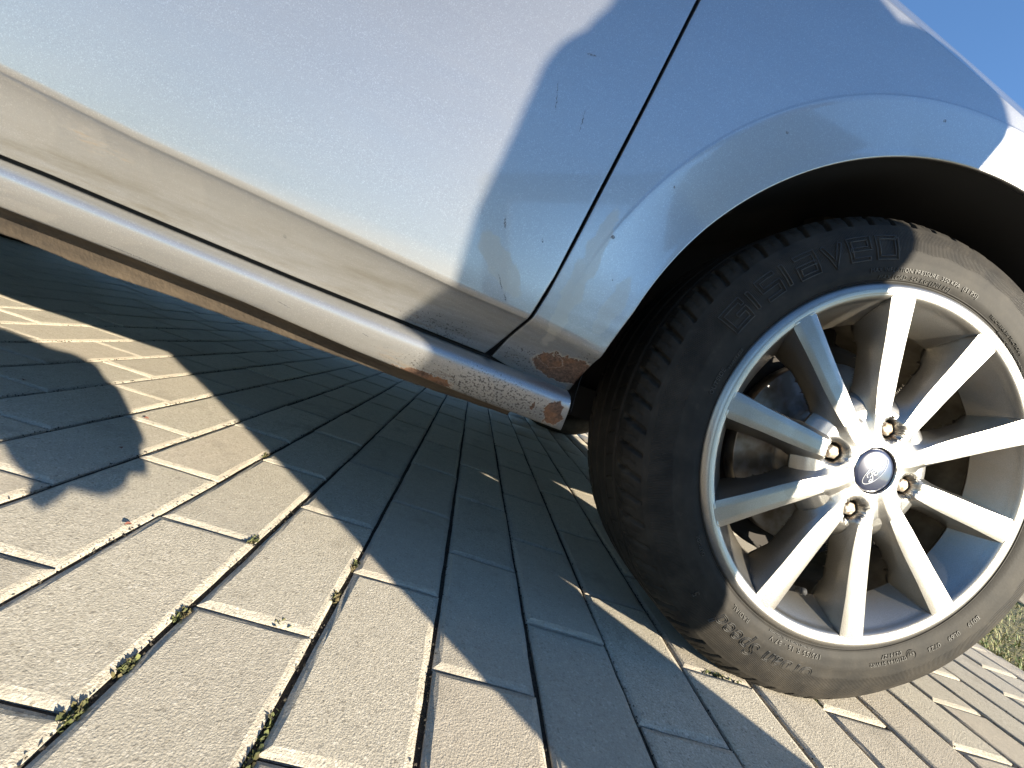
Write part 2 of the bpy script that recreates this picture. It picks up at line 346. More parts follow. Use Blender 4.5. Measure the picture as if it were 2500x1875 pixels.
for k, (c, a) in enumerate(rest):
    ca, sa = math.cos(a), math.sin(a); q = pv.copy(); q[:, 0], q[:, 1] = pv[:, 0] * ca - pv[:, 1] * sa, pv[:, 0] * sa + pv[:, 1] * ca
    VV.append(q + np.array(c)); FF.append(pf4 + 12 * k)
o = mesh('pavers', np.concatenate(VV), np.concatenate(FF), M_paver, pavement); tag(o, kind='stuff')

# grit and crumbs lying in the joints near the lens
def clods(spots, size, mat, name, label, cat):
    P = []
    for (p, s) in spots:
        V = [Vector(rng.normal(0, 1, 3)).normalized() * s * random.uniform(.6, 1.2) + Vector(p) for _ in range(6)]
        P.append((V, [(0, 1, 2), (0, 2, 3), (0, 3, 4), (1, 4, 5), (2, 5, 3), (1, 2, 5), (0, 4, 1), (3, 5, 4)]))
    v, f = merge(P); o = mesh(name, v, f, mat); tag(o, label, cat, kind='stuff'); return o
sp = []
for j in range(-6, 14):
    for _ in range(240):
        s = random.uniform(-1.8, 4.5); c = Vector((OX, OY, 0)) + nV * PW * j + dV * PL * s
        c += nV * random.uniform(-.0025, .0025); sp.append(((c.x, c.y, -.0035 + random.uniform(0, .003)), random.uniform(.0005, .0016)))
clods(sp, .001, M_sand, 'joint_grit', 'dark gritty dirt crumbs lying in the long joints between the concrete pavers', 'grit')
for k, (x, y) in enumerate([]): pass

# moss
n = NT('moss_green'); c = n.mix(n.mapr(n.noise(300, 3), .35, .65), (.035, .040, .014), (.12, .13, .04)); c = n.mix(n.mapr(n.noise(60, 2), .5, .6, 0, .7), c, (.10, .07, .035)); n.set('Base Color', c); n.set('Roughness', .9); M_moss = n.m
def moss(cx, cy, length, width, count, seed, label, along=True, hgt=.0032):
    r = random.Random(seed); V = []; F = []
    for _ in range(count):
        t = r.gauss(0, .33) * length; u = r.gauss(0, .35) * width
        b = Vector((cx, cy, -.006)) + (dV if along else nV) * t + (nV if along else dV) * u
        h = hgt * r.uniform(.5, 1.5); an = r.uniform(0, 2 * PI); lean = Vector((math.cos(an), math.sin(an), 0)); s = lean.cross(Vector((0, 0, 1)))
        for q in range(2):
            z0 = b + Vector((0, 0, h * q * .55)); tip = z0 + Vector((0, 0, h * .8)) + lean * h * r.uniform(.2, .9); wd = h * .22
            i = len(V); V += [z0 - s * wd, z0 + s * wd, tip + Vector((0, 0, 0)), (z0 + tip) / 2 + s * wd * 1.6 + Vector((0, 0, .0006)), (z0 + tip) / 2 - s * wd * 1.6]
            F += [(i, i + 1, i + 3, i + 4), (i + 4, i + 3, i + 2)]; lean = -lean
    o = mesh('moss_clump', V, F, M_moss); tag(o, label, 'moss', 'moss clumps growing in the paver joints'); return o
ML = [(-.649, -.115, .010, .005, 130, 'green moss clump at the joint corner between sunlit pavers, largest at lower left', True),
      (-.650, -.168, .010, .004, 100, 'second green moss clump down the same joint, nearer the bottom left corner', True),
      (-.652, -.203, .012, .005, 90, 'brownish moss where two joints cross near the bottom left corner', True),
      (-.655, .001, .014, .005, 120, 'dark crumbly moss at the joint crossing just left of the shadow edge', True),
      (-.578, -.098, .007, .004, 50, 'tiny green sprig on the short joint between two sunlit pavers', False),
      (-.549, -.048, .012, .004, 70, 'small moss sprig on the joint beside the shadow edge', True),
      (-.546, .010, .012, .004, 70, 'olive moss at the tip where the shadow meets the short joint', True),
      (-.750, .222, .010, .003, 60, 'low olive moss on the long joint near the far lit paver corner', True),
      (-.085, -.002, .03, .0035, 160, 'yellowish moss streak in the short joint under the tyre edge', False),
      (-.548, -.205, .05, .003, 70, 'thin line of dark moss along the joint at the bottom of the picture', True),
      (.062, .005, .012, .006, 120, 'dark twiggy moss at the joint crossing right of the tyre contact', True)]
for i, (a, b, l, wd, ct, lb, al) in enumerate(ML): moss(a, b, l, wd, ct, i + 3, lb, al)
M_leaf = simple('dry_red_leaf', (.16, .06, .04), .7)
for (x, y, a, lb) in ((-.923, .212, .3, 'small brown dry seed leaf on the lit paver beside the hand shadow'), (-.756, -.033, 1.0, 'small reddish dry leaf caught in the joint of the sunlit pavers'), (-.873, .104, 2.6, 'small dark dry leaf lying inside the hand shadow'), (-1.091, .211, 2.2, 'blackish crumpled leaf lying in the joint at the left edge')):
    L_ = .006; V = []; F = []
    for i in range(7):
        t = i / 6; wd = math.sin(PI * t) * .0022 + .0002; V += [Vector((t * L_ - L_ / 2, -wd, .0006 + .0012 * math.sin(PI * t))), Vector((t * L_ - L_ / 2, 0, .0003)), Vector((t * L_ - L_ / 2, wd, .0008 + .001 * math.sin(PI * t)))]
        if i: b = 3 * i; F += [(b - 3, b - 2, b + 1, b), (b - 2, b - 1, b + 2, b + 1)]
    o = mesh('dry_leaf', V, F, M_leaf); o.location = (x, y, .0012); o.rotation_euler = (.1, .1, a); tag(o, lb, 'leaf', 'dry leaves on the pavers')

# grass verge beyond the paved edge
n = NT('grass_soil'); c = n.mix(n.mapr(n.noise(30, 5, .7), .3, .7), (.10, .075, .035), (.16, .15, .05)); n.set('Base Color', c); n.set('Roughness', 1.); n.set('Normal', n.bump(n.noise(50, 4), .02)); M_gs = n.m
verge = mesh('grass_ground', [(X1 + .0, -60, -.006), (60, -60, -.006), (60, 60, -.006), (X1 + .0, 60, -.006)], [(0, 1, 2, 3)], M_gs); tag(verge, kind='structure')
n = NT('grass_blades'); x, y, z = n.sep(); f = n.noise(90, 2); c = n.mix(n.mapr(f, .42, .58), (.085, .14, .03), (.30, .26, .12)); n.set('Base Color', c); n.set('Roughness', .7); M_gr = n.m
cnt = 26000; r0 = rng.uniform(0, 1, cnt)
gx = X1 + .006 + (r0 ** 1.8) * 3.2; gy = rng.uniform(-.6, 3.2, cnt); gh = rng.uniform(.008, .028, cnt) * (1 + .5 * np.sin(gx * 9) * np.sin(gy * 7)); an = rng.uniform(0, 2 * PI, cnt); ln = rng.uniform(.3, 1.3, cnt)
tx, ty = np.cos(an), np.sin(an); wd = .0011
b = np.stack([gx, gy, np.full(cnt, -.006)], 1); side = np.stack([-ty, tx, np.zeros(cnt)], 1) * wd; d1 = np.stack([tx * gh * ln * .35, ty * gh * ln * .35, gh * .6], 1); d2 = np.stack([tx * gh * ln, ty * gh * ln, gh], 1)
V = np.stack([b - side, b + side, b + d1 + side * .8, b + d1 - side * .8, b + d2], 1).reshape(-1, 3); i0 = np.arange(cnt)[:, None] * 5
F = np.concatenate([i0 + [0, 1, 2], i0 + [0, 2, 3], i0 + [3, 2, 4]])
o = mesh('grass', V, F, M_gr); tag(o, 'patchy green and straw coloured grass beyond the edge of the paving', 'grass', kind='stuff')
v, f = merge([boxvf((X1 + 1.6, 1.35 + i * .505, .03), (.06, .5, .12)) for i in range(9)])
k = mesh('kerb', v, f, M_paver); tag(k, kind='structure')

# ------------------------------------------------------------------ car body
car = empty('parked_car', (0, 0, 0)); tag(car, 'silver hatchback with rusty sill corner and alloy wheels parked on concrete pavers', 'car')
def itp(x, a, b): return float(np.interp(x, a, b))
ZX = [-3.2, -.967, -.849, -.74, -.655, -.534, -.459, -.382, .7]
ZC = [.46, .357, .345, .338, .332, .3235, .3205, .312, .30]
def zc(x): return itp(x, ZX, ZC)
def zg(x): return itp(x, [-3.2, -.95, -.833, -.704, -.564, -.486, -.386, .7], [.34, .2875, .282, .2765, .2725, .2705, .2675, .26])
def zb(x): return itp(x, [-3.2, -.94, -.841, -.736, -.620, -.498, -.39], [.30, .2425, .240, .236, .2275, .2225, .2205])
YZ = [.2, .325, .36, .45, .55, .65, .75, .85, .95]; YV = [-.020, -.020, -.0212, -.0222, -.020, -.013, .0, .022, .06]
# smooth version of the upper profile
def Yup(z):
    return sum(itp(z + d, YZ, YV) for d in (-.03, -.015, 0, .015, .03)) / 5
def Y(x, z, soft=.004):
    c = zc(x); g = zg(x); up = Yup(max(z, c))
    if z >= c + soft: return up
    t = (c - z) / (c - g)
    low = Yup(c) + .042 * (max(0, t) ** .72)
    if z < c - soft: return low
    k = (z - (c - soft)) / (2 * soft); k = k * k * (3 - 2 * k)
    return low * (1 - k) + up * k
GAP = [(.20, -.53), (.262, -.497), (.275, -.4865), (.292, -.4768), (.322, -.4609), (.328, -.4592), (.369, -.451), (.467, -.439), (.563, -.4265), (.69, -.4110), (.83, -.392), (.95, -.376)]
def xg(z): return itp(z, [g[0] for g in GAP], [g[1] for g in GAP])

def folded(P, sides=(1, 1, 1, 1), dep=.014, r=.0014):
    """P[row][col] of xyz; rolls the chosen borders (row0, rowN, col0, colN) inwards (+y)."""
    P = np.asarray(P, float)
    def ext(P, axis, end):
        Q = np.moveaxis(P, axis, 0)
        e, i = (Q[0], Q[1]) if end == 0 else (Q[-1], Q[-2])
        d = e - i; d[..., 1] = 0; d /= np.linalg.norm(d, axis=-1, keepdims=True) + 1e-9
        L = []
        for a, b in ((.38, .08), (.71, .29), (.92, .62), (1, 1), (1, dep / r)): 
            q = e + d * r * a; q[..., 1] = e[..., 1] + r * b; L.append(q)
        L = np.array(L)
        Q = np.concatenate([L[::-1], Q]) if end == 0 else np.concatenate([Q, L])
        return np.moveaxis(Q, 0, axis)
    if sides[0]: P = ext(P, 0, 0)
    if sides[1]: P = ext(P, 0, 1)
    if sides[2]: P = ext(P, 1, 0)
    if sides[3]: P = ext(P, 1, 1)
    return P
G2 = .0020
# front door
rows = []
fr = list(np.linspace(0, 1, 9)[:-1])
zs_lo = [0, .15, .3, .45, .6, .72, .82, .9, .95, .975, 1.0]
NX = 90
for t in zs_lo + [('u', q) for q in list(np.linspace(0, .02, 3)[1:]) + list(np.linspace(.03, 1, 40))]:
    row = []
    for k in range(NX):
        u = (k / (NX - 1)) ** 1.4
        x = -.46
        for _ in range(6):
            c = zc(x); g = zg(x) + .0022
            z = g + (c - g) * t if not isinstance(t, tuple) else c + (.95 - c) * t[1]
            x = (xg(z) - G2 - .0012) * (1 - u) + (-1.52) * u
        row.append((x, Y(x, z, .0022), z))
    rows.append(row)
door = grid('front_door', folded(rows, (1, 0, 1, 1)), M_door, car); tag(door, 'silver front door with scratches and shadow')
# handle on the door (above the frame, part of the car)
v, f = merge([tube([(-1.32, -.0, .80), (-1.30, -.035, .80), (-1.20, -.042, .80), (-1.12, -.035, .80), (-1.10, -.0, .80)], .011, 8)]); h_ = mesh('door_handle', v, f, M_paint, door, True)

# front fender round the arch
AC = (-.009, .2937); AR = .3612
def arad(th):          # th in degrees
    t = th if th > 0 else -th
    ex = max(0, (th - 168) / 16) ** 1.3 * .016 if th > 168 else (max(0, (12 - th) / 16) ** 1.3 * .012 if th < 12 else 0)
    return AR + ex
PA_ = [(184.2, -.4835, .2722), (181, -.4747, .296), (178, -.4645, .3152), (176.6, -.4604, .3235), (172, -.4545, .352), (165, -.447, .405), (150, -.430, .54), (138, -.4165, .65), (128, -.403, .75), (118, -.393, .826),
       (110, -.30, .8045), (100, -.2, .7815), (88, -.1, .7575), (75, .013, .730), (60, .15, .70), (45, .30, .66), (30, .47, .59), (15, .60, .47), (0, .63, .34), (-13, .54, .20)]
tha = [p[0] for p in PA_][::-1]; oxx = [p[1] for p in PA_][::-1]; ozz = [p[2] for p in PA_][::-1]
NT_ = 230; rows = []
def LY(th): return itp(th, [-13, 20, 60, 110, 150, 175, 184.2], [-.0155, -.008, .000, .000, -.008, -.0155, -.0155])
cols = []
def flareA(th): return itp(th, [-13, 20, 60, 160, 184.2], [.0, .0, .0005, .0005, .0])
for i in range(NT_):
    th = 184.2 + (-13 - 184.2) * i / (NT_ - 1); a = math.radians(th)
    ly0 = LY(th); r0 = arad(th) - AR + .357 + .843 * (ly0 + .02); lx, lz = -.0147 + 1.167 * (ly0 + .02) + r0 * math.cos(a), .2936 + .027 * (ly0 + .02) + r0 * math.sin(a)
    ox_, oz_ = itp(th, tha, oxx), itp(th, tha, ozz)
    if 118 <= th: ox_ += G2 + .0012
    # flare arc
    rf = .4235; fx, fz = AC[0] - .002 + rf * math.cos(a), AC[1] + rf * math.sin(a)
    # keep the arc inside the panel
    dl = math.hypot(ox_ - lx, oz_ - lz); 
    mx = .86 * dl
    if rf - r0 > mx: fx, fz = lx + (ox_ - lx) * .80, lz + (oz_ - lz) * .80
    col = []
    A = flareA(th)
    fy = Y(fx, fz, .006) - A
    for k in range(12):
        s = k / 11; x = lx + (fx - lx) * s; z = lz + (fz - lz) * s
        yb = Y(x, z, .006); lyp = ly0
        base = lyp * (1 - s) + fy * s
        low = max(itp(z, [.30, .36], [1, 0]), .85 * itp(th, [150, 174], [0, 1]))
        yy = base * (1 - low) + (yb * low)
        # rolled lip bead
        if k == 0: yy -= .0005
        col.append((x, yy, z))
    fx2, fz2 = fx + (ox_ - fx) * .0, fz
    d = math.hypot(ox_ - fx, oz_ - fz); e = min(.004, d * .3)
    for q, wv in ((.25, .90), (.5, .5), (.75, .12), (1., 0.)):
        x = fx + (ox_ - fx) * e * q / d; z = fz + (oz_ - fz) * e * q / d
        low = max(itp(z, [.30, .36], [1, 0]), .85 * itp(th, [150, 174], [0, 1])); col.append((x, Y(x, z, .006) - A * wv * (1 - low), z))
    x1, z1 = fx + (ox_ - fx) * e / d, fz + (oz_ - fz) * e / d
    for k in range(1, 22):
        s = k / 21; x = x1 + (ox_ - x1) * s; z = z1 + (oz_ - z1) * s; col.append((x, Y(x, z, .006), z))
    cols.append(col)
P = np.array(cols)          # [theta][s]
P = folded(P, (1, 1, 0, 0), .012)
# lip return flange (thin rounded edge then inwards) and outer roll only along the door gap
L = []
for a, b in ((.5, .12), (1., .5), (1.1, 1.0), (1.0, 2.4), (.2, 3.2)):
    q = P[:, 0].copy(); d = P[:, 0] - P[:, 1]; d[:, 1] = 0; d /= np.linalg.norm(d, axis=1)[:, None]; q += d * .0016 * a; q[:, 1] += .0016 * b; L.append(q)
P = np.concatenate([np.array(L)[::-1].transpose(1, 0, 2), P], 1)
L = []
for a, b in ((.38, .08), (.71, .29), (.92, .62), (1, 1), (1, 9)):
    q = P[:, -1].copy(); d = P[:, -1] - P[:, -2]; d[:, 1] = 0; d /= np.linalg.norm(d, axis=1)[:, None]; k = (q[:, 0] < -.385)[:, None]
    q = q + np.where(k, d * .0014 * a, 0); q[:, 1] += np.where(k[:, 0], .0014 * b, .00001 * b); L.append(q)
P = np.concatenate([P, np.array(L).transpose(1, 0, 2)], 1)
fender = grid('front_fender', P, M_fender, car); tag(fender, 'silver front fender with rust hole above the sill')
# shoulder facet above the fender crease up to the bonnet gap
cr = [(-.3915, .8258), (-.30, .8045), (-.2, .7815), (-.1, .7575), (.013, .730), (.15, .70), (.30, .66), (.47, .59)]
xs = np.linspace(-.3915, .47, 60); cols = []
for x in xs:
    z = itp(x, [c[0] for c in cr], [c[1] for c in cr]); y = Y(x, z, .006); col = []
    for q, (dy, dz) in enumerate([(0, 0), (.0015, .0026), (.004, .006), (.010, .0165), (.022, .034), (.036, .049), (.050, .060), (.058, .064), (.060, .0635), (.061, .058)]): col.append((x, y + dy + .00001, z + dz))
    cols.append(col)
sh = grid('fender_shoulder', cols, M_paint, fender)
# bonnet
cols = []
for x in np.linspace(-.392, .60, 40):
    z = itp(x, [c[0] for c in cr] + [.60], [c[1] for c in cr] + [.53]); y = Y(x, z, .006); col = []
    ys0 = y + .0645; H = z + .064
    for q in np.linspace(0, 1, 41):
        yy = ys0 + (1.66 - 2 * ys0) * q; e = min(q, 1 - q) * 2
        zz = H - .006 + .006 * min(1, e * 40) + .055 * math.sin(PI / 2 * min(1, e * 1.6)) ** .8 * itp(x, [-.4, .6], [1.1, .7])
        col.append((x, yy, zz))
    cols.append(col)
bon = grid('bonnet', cols, M_paint, car)
# sill
rows = []
prof = [(1., .040, .0), (1., .022, .0), (1., .016, .0), (.985, .0085, .0035), (.955, .0015, .0), (.90, -.0085, 0), (.82, -.0145, 0), (.72, -.0168, 0), (.60, -.0165, 0), (.45, -.0138, 0), (.30, -.0100, 0), (.15, -.0056, 0), (.05, -.0024, 0), (.01, -.0004, 0), (-.004, .0030, 0), (-.012, .010, 0), (-.015, .018, 0)]
for t, y, dn in prof:
    row = []
    for x in np.linspace(-2.16, -.392, 160):
        g = zg(x) - .0028; b_ = zb(x); xe = x
        if x > -.42:    # end follows the arch and tucks in
            pass
        z = b_ + (g - b_) * t; xe = x
        lim = AC[0] - math.sqrt(max(0, (AR + .021 + (0.006 * (1 - min(1, max(0, t)))) * 0) ** 2 - (z - AC[1]) ** 2)) 
        xe = -2.16 + (x + 2.16) / (2.16 - .392) * (lim + 2.16)
        row.append((xe, y, z))
    rows.append(row)
P = folded(rows, (0, 0, 0, 1), .05, .0012)
sill = grid('sill', P, M_sill, car); tag(sill, 'dirty silver sill with chipped and rusted front end')
# pinch weld flange under the sill
xs = np.linspace(-2.1, -.44, 240); cols = []
for x in xs:
    b_ = zb(x); wv = .0018 * noise.noise(Vector((x * 14, 0, 0))) + .0008 * noise.noise(Vector((x * 60, 3, 0)))
    zb_ = itp(x, [-2.1, -.93, -.836, -.73, -.6, -.495, -.44], [.262, .2125, .2115, .2125, .2100, .2110, .2118]) + wv
    cols.append([(x, .012, b_ - .001), (x, .028, b_ - .004), (x, .034, b_ - .008), (x, .036, zb_ + .002), (x, .037, zb_), (x, .039, zb_), (x, .040, zb_ + .004), (x, .040, b_ + .02)])
fl = grid('pinch_weld', cols, M_flange, sill)
# black backing behind the gaps, underbody and structure
def slab(name, c, s, mat, parent, kind=None):
    v, f = boxvf(c, s); return mesh(name, v, f, mat, parent)
cols = []
for x in np.linspace(-2.1, -.398, 30): cols.append([(x, .034, zg(x) - .02), (x, .034, zg(x) + .03)])
mesh_ = grid('door_seal', cols, M_gap, car)
cols = []
for z in np.linspace(.262, .95, 40):
    x = xg(z); y = Yup(max(z, .34)) + .0125 if z > .325 else Y(x, z) + .0125
    cols.append([(x - .03, max(y, .006), z), (x + .03, max(y, .006), z)])
grid('fender_gap_seal', cols, M_gap, car)
# underbody pan with cut-outs for wheels
v, f = merge([boxvf((-1.25, .83, .275), (1.68, 1.56, .06)), boxvf((-1.2, .83, .235), (1.9, .22, .06)), boxvf((.0, .83, .24), (.8, 1.0, .06)), boxvf((.56, .83, .26), (.24, 1.5, .06)), boxvf((-2.5, .83, .26), (.9, 1.0, .06)), boxvf((-3.0, .83, .29), (.2, 1.5, .06))])
mesh('underbody', v, f, M_black, car)
# arch liners
for cx, nm in ((AC[0], 1), (-2.489 + AC[0], 2)):
    P = []
    for yv in (.004, .03, .10, .20, .30, .34):
        rr = AR + .012 if yv < .02 else AR + .004 - .02 * (yv > .25)
        P.append([(cx + (rr + .01 * math.sin(i * .9) * (yv > .05)) * math.cos(math.radians(t)), yv, AC[1] + (rr + .006 * math.sin(i * .5) * (yv > .05)) * math.sin(math.radians(t)) ) for i, t in enumerate(np.linspace(188, -12, 70))])
    P.append([(cx, .345, AC[1])] * 70)
    grid('wheel_arch_liner', P, M_black, car)

# rear part of the side, coarse but closed
def patch(name, fn, nu, nv, mat, parent):
    return grid(name, [[fn(u, v) for v in np.linspace(0, 1, nv)] for u in np.linspace(0, 1, nu)], mat, parent)
RC = -2.489; pr2 = [(184, -2.16, .30), (170, -1.525, .32), (150, -1.525, .60), (135, -1.525, .95), (110, -2.1, .97), (90, -2.489, .98), (60, -2.95, .97), (35, -3.12, .80), (15, -3.14, .55), (-10, -3.05, .30)]
cols = []
for i in range(80):
    th = 184 - 194 * i / 79; a = math.radians(th); lx, lz = RC + AC[0] + AR * math.cos(a), AC[1] + AR * math.sin(a)
    ox_ = itp(th, [p[0] for p in pr2][::-1], [p[1] for p in pr2][::-1]); oz_ = itp(th, [p[0] for p in pr2][::-1], [p[2] for p in pr2][::-1])
    col = []
    for k in range(24):
        s = k / 23; x = lx + (ox_ - lx) * s; z = lz + (oz_ - lz) * s; yy = Y(x, z, .01); yy = yy + .10 * max(0, (-2.8 - x) / .35) ** 2
        col.append((x, min(yy, -.0155) * (1 - s) + yy * s, z))
    cols.append(col)
rq = grid('rear_quarter', cols, M_paint, car)
# bumper fronts and ends
def endcap(x0, bulge, z0, z1, name):
    P = []
    for t in np.linspace(0, 1, 14):
        z = z0 + (z1 - z0) * t; P.append([(x0 + bulge * math.sin(PI * q) ** .6 * (1 - .35 * abs(2 * t - 1) ** 3), .02 + 1.62 * q, z) for q in np.linspace(0, 1, 30)])
    return grid(name, P, M_paint, car)
endcap(.56, .20, .20, .62, 'front_bumper'); endcap(-3.05, -.10, .28, .98, 'rear_bumper')
# greenhouse
belt = .95; roofz = 1.46
Pg = []
sec = [(-.39, .925, 0), (-.42, .95, 0), (-1.15, 1.38, 1), (-1.5, 1.46, 1), (-2.4, 1.45, 1), (-2.9, 1.32, 1), (-3.12, .98, 0)]
cols = []
for (x, zt, k) in sec:
    ins = .06 if zt < 1 else .24
    cols.append([(x, ins + (1.66 - 2 * ins) * q, zt + .03 * math.sin(PI * q)) for q in np.linspace(0, 1, 12)])
ws = grid('windscreen', cols[1:3], M_glass, car); rf = grid('roof', cols[2:6], M_paint, car); rg = grid('rear_window', cols[5:7], M_glass, car)
# side glass
Psg = [[(-.45, .055, .95), (-1.15, .055, .95), (-1.8, .055, .95), (-2.4, .055, .96), (-3.05, .08, .98)], [(-.47, .06, .96), (-1.15, .23, 1.37), (-1.8, .235, 1.44), (-2.4, .235, 1.44), (-2.88, .23, 1.32)]]
sgw = grid('side_window', Psg, M_glass, car, smooth=False)
v, f = merge([boxvf((-.98, -.10, 1.02), (.10, .20, .13))]); mir = mesh('door_mirror', v, f, M_paint, car)
md = mir.modifiers.new('round', 'BEVEL'); md.width = .04; md.segments = 4
# head lamps
hl = patch('headlight', lambda u, v: (.47 + .13 * u, .03 + .02 * v + .05 * u * u, .56 + .08 * v - .02 * u), 8, 6, M_lamp, car)
# mirrored far side
for o in [door, fender, sh, sill, rq, sgw, mir, hl]:
    m2 = o.data.copy(); co = np.empty(len(m2.vertices) * 3, np.float32); m2.vertices.foreach_get('co', co); co = co.reshape(-1, 3); co[:, 1] = 1.66 - co[:, 1]
    m2.vertices.foreach_set('co', co.ravel()); m2.flip_normals() if hasattr(m2, 'flip_normals') else None; m2.update()
    q = bpy.data.objects.new(o.name.split('.')[0], m2); C.objects.link(q); q.parent = car

# ------------------------------------------------------------------ wheel
wheel = empty('wheel', (0, 0, .302), car); wheel.rotation_euler = (-.0403, 0, 0)
def ysw(r):       # outer side wall
    return float(np.interp(r, [.2200, .2225, .226, .235, .248, .262, .275, .287, .2925, .298, .302, .306], [.010, .0015, -.0025, -.0062, -.0078, -.0072, -.0045, .0005, .0040, .0095, .0145, .022]))
def tyre():
    N = 1440; W_ = .187; R = .3102
    prof = [(.205, .02)] + [(r, ysw(r)) for r in list(np.linspace(.2200, .290, 26)) + list(np.linspace(.2915, .304, 14))]
    ty = np.linspace(.024, W_ - .024, 96)
    tr = [(R - .0045 * abs((y - W_ / 2) / (W_ / 2)) ** 3.2, y) for y in ty]
    back = [(r, W_ - ysw(r) - .0) for r in np.linspace(.304, .2200, 16)] + [(.205, W_ - .02)]
    pr = np.array(prof + tr + back); n0 = len(prof)
    a = np.linspace(0, 2 * PI, N, endpoint=False)
    Rr = np.repeat(pr[:, 0][:, None], N, 1); Yy = np.repeat(pr[:, 1][:, None], N, 1); A = np.repeat(a[None], len(pr), 0)
    D = np.zeros_like(Rr)
    on = Rr > .300
    for gc, gw in ((.046, .0035), (.0785, .0040), (.110, .0040), (.143, .0035)):
        D = np.maximum(D, np.where(on, np.clip((gw - np.abs(Yy - gc)) / .0012, 0, 1) * .0062, 0))
    # curved shoulder grooves
    NP = 66
    ph = (A * NP / (2 * PI) + (Yy - .02) * 22 - np.clip(Yy - .008, 0, 1) ** 2 * 300) % 1
    gw = np.where((np.floor(A * NP / (2 * PI)) % 2) == 0, .125, .10)
    lat = np.clip((gw - np.abs(ph - .5)) / .04, 0, 1) * np.where((Yy > .004) & (Yy < .036) & (Rr > .2925), 1, 0)
    fade = np.clip((.037 - Yy) / .003, 0, 1) * np.clip((Rr - .2925) / .003, 0, 1)
    D = np.maximum(D, lat * fade * .0062)
    ph3 = (A * NP * 1.0 / (2 * PI) + .5 + (Yy - .02) * 22 - np.clip(Yy - .008, 0, 1) ** 2 * 300) % 1   # thin sipes between
    si = np.clip((.03 - np.abs(ph3 - .5)) / .02, 0, 1) * np.where((Yy > .010) & (Yy < .034) & (Rr > .296), 1, 0); D = np.maximum(D, si * .0022)
    ph2 = (A * 66 / (2 * PI) - (Yy - .09) * 9) % 1
    si = np.clip((.05 - np.abs(ph2 - .5)) / .03, 0, 1) * np.where((Yy > .052) & (Yy < .073), 1, 0) * on; D = np.maximum(D, si * .003)
    ph2 = (A * 66 / (2 * PI) + (Yy - .09) * 9) % 1
    si = np.clip((.05 - np.abs(ph2 - .5)) / .03, 0, 1) * np.where((Yy > .15), 1, 0) * on; D = np.maximum(D, si * .004)
    # a fine moulded step at the shoulder
    D += np.where((Rr > .2895) & (Rr < .2915) & (Yy < .02), .0007, 0)
    Rr2 = Rr - D; X = Rr2 * np.cos(A); Z = Rr2 * np.sin(A)
    low = Z < -.3012; Yy = Yy + np.where(Z < -.25, -(.0035) * 1.8 * np.clip((-.25 - Z) / .05, 0, 1) ** 1.5 * (Yy < .05), 0)
    Z = np.where(Z < -.3012 - .0, -.3012, Z)
    return grid('tyre', np.stack([X, Yy, Z], -1), M_rubber, wheel, wrap=True)
ty = tyre(); tag(ty, 'black tyre with brown dust and raised lettering')
def text_ring(parts, name, parent, mat):
    """parts: (text, size, start angle deg, baseline radius, outline, spacing, shear)"""
    out = []
    for (s, size, a0, r0, outl, spc, shear) in parts:
        cu = bpy.data.curves.new('t', 'FONT'); cu.body = s; cu.size = size; cu.space_character = spc; cu.shear = shear; cu.resolution_u = 3
        if outl: cu.fill_mode = 'NONE'; cu.bevel_depth = outl; cu.bevel_resolution = 0
        else: cu.extrude = .0004; 
        to = bpy.data.objects.new('t', cu); C.objects.link(to); dg = bpy.context.evaluated_depsgraph_get(); dg.update()
        me = to.evaluated_get(dg).to_mesh(); V = [v.co.copy() for v in me.vertices]; F = [tuple(p.vertices) for p in me.polygons]
        to.evaluated_get(dg).to_mesh_clear(); bpy.data.objects.remove(to); bpy.data.curves.remove(cu)
        W = []
        for p in V:
            r = r0 + p.y; a = math.radians(a0) - p.x / (r0 + size * .35); W.append((r * math.cos(a), ysw(r) - .0003 - p.z * (1 if outl else 1.), r * math.sin(a)))
        mesh(name, W, F, mat, parent)
T = [
     ('Urban Speed', .028, -86, .2525, .0006, 1.05, .35),
     ('MAX.INFLATION PRESSURE  350 KPA  (51 PSI)', .0068, 117, .2365, 0, 1.1, 0), ('MAX.LOAD  545 KG (1201 LB)', .0068, 114, .2285, 0, 1.1, 0),
     ('195/55 R 16 - 87 V', .0085, -85, .2345, 0, 1.15, 0), ('RADIAL', .008, -112, .235, 0, 1.1, 0), ('PLIES TREAD 1 RAYON 2 STEEL 1 POLYAMIDE', .0030, -88, .2295, 0, 1.1, 0),
     ('0210144 S1WR2', .0068, -57, .242, 0, 1.1, 0), ('0214127', .0068, -58, .2345, 0, 1.2, .2), ('0723', .0085, -45.5, .243, 0, 1.1, 0), ('0L69', .0085, -38.5, .243, 0, 1.1, 0), ('B019', .0085, -31, .243, 0, 1.1, 0),
     ('E4', .006, -54.3, .240, 0, 1.0, 0), ('TUBELESS', .006, 168, .231, 0, 1.1, 0), ('OUTSIDE', .0075, 176.5, .236, 0, 1.1, 0), ('TREADWEAR 300 TRACTION A', .0045, 74, .231, 0, 1.1, 0), ('WARNING  SERIOUS INJURY MAY RESULT', .0035, 68, .226, 0, 1.1, 0), ('TEMPERATURE A', .0045, 50, .235, 0, 1.1, 0), ('OUTSIDE', .006, 223, .236, 0, 1.1, 0), ('5', .012, 232, .262, 0, 1, 0)]
text_ring(T, 'tyre_lettering', wheel, M_letter)
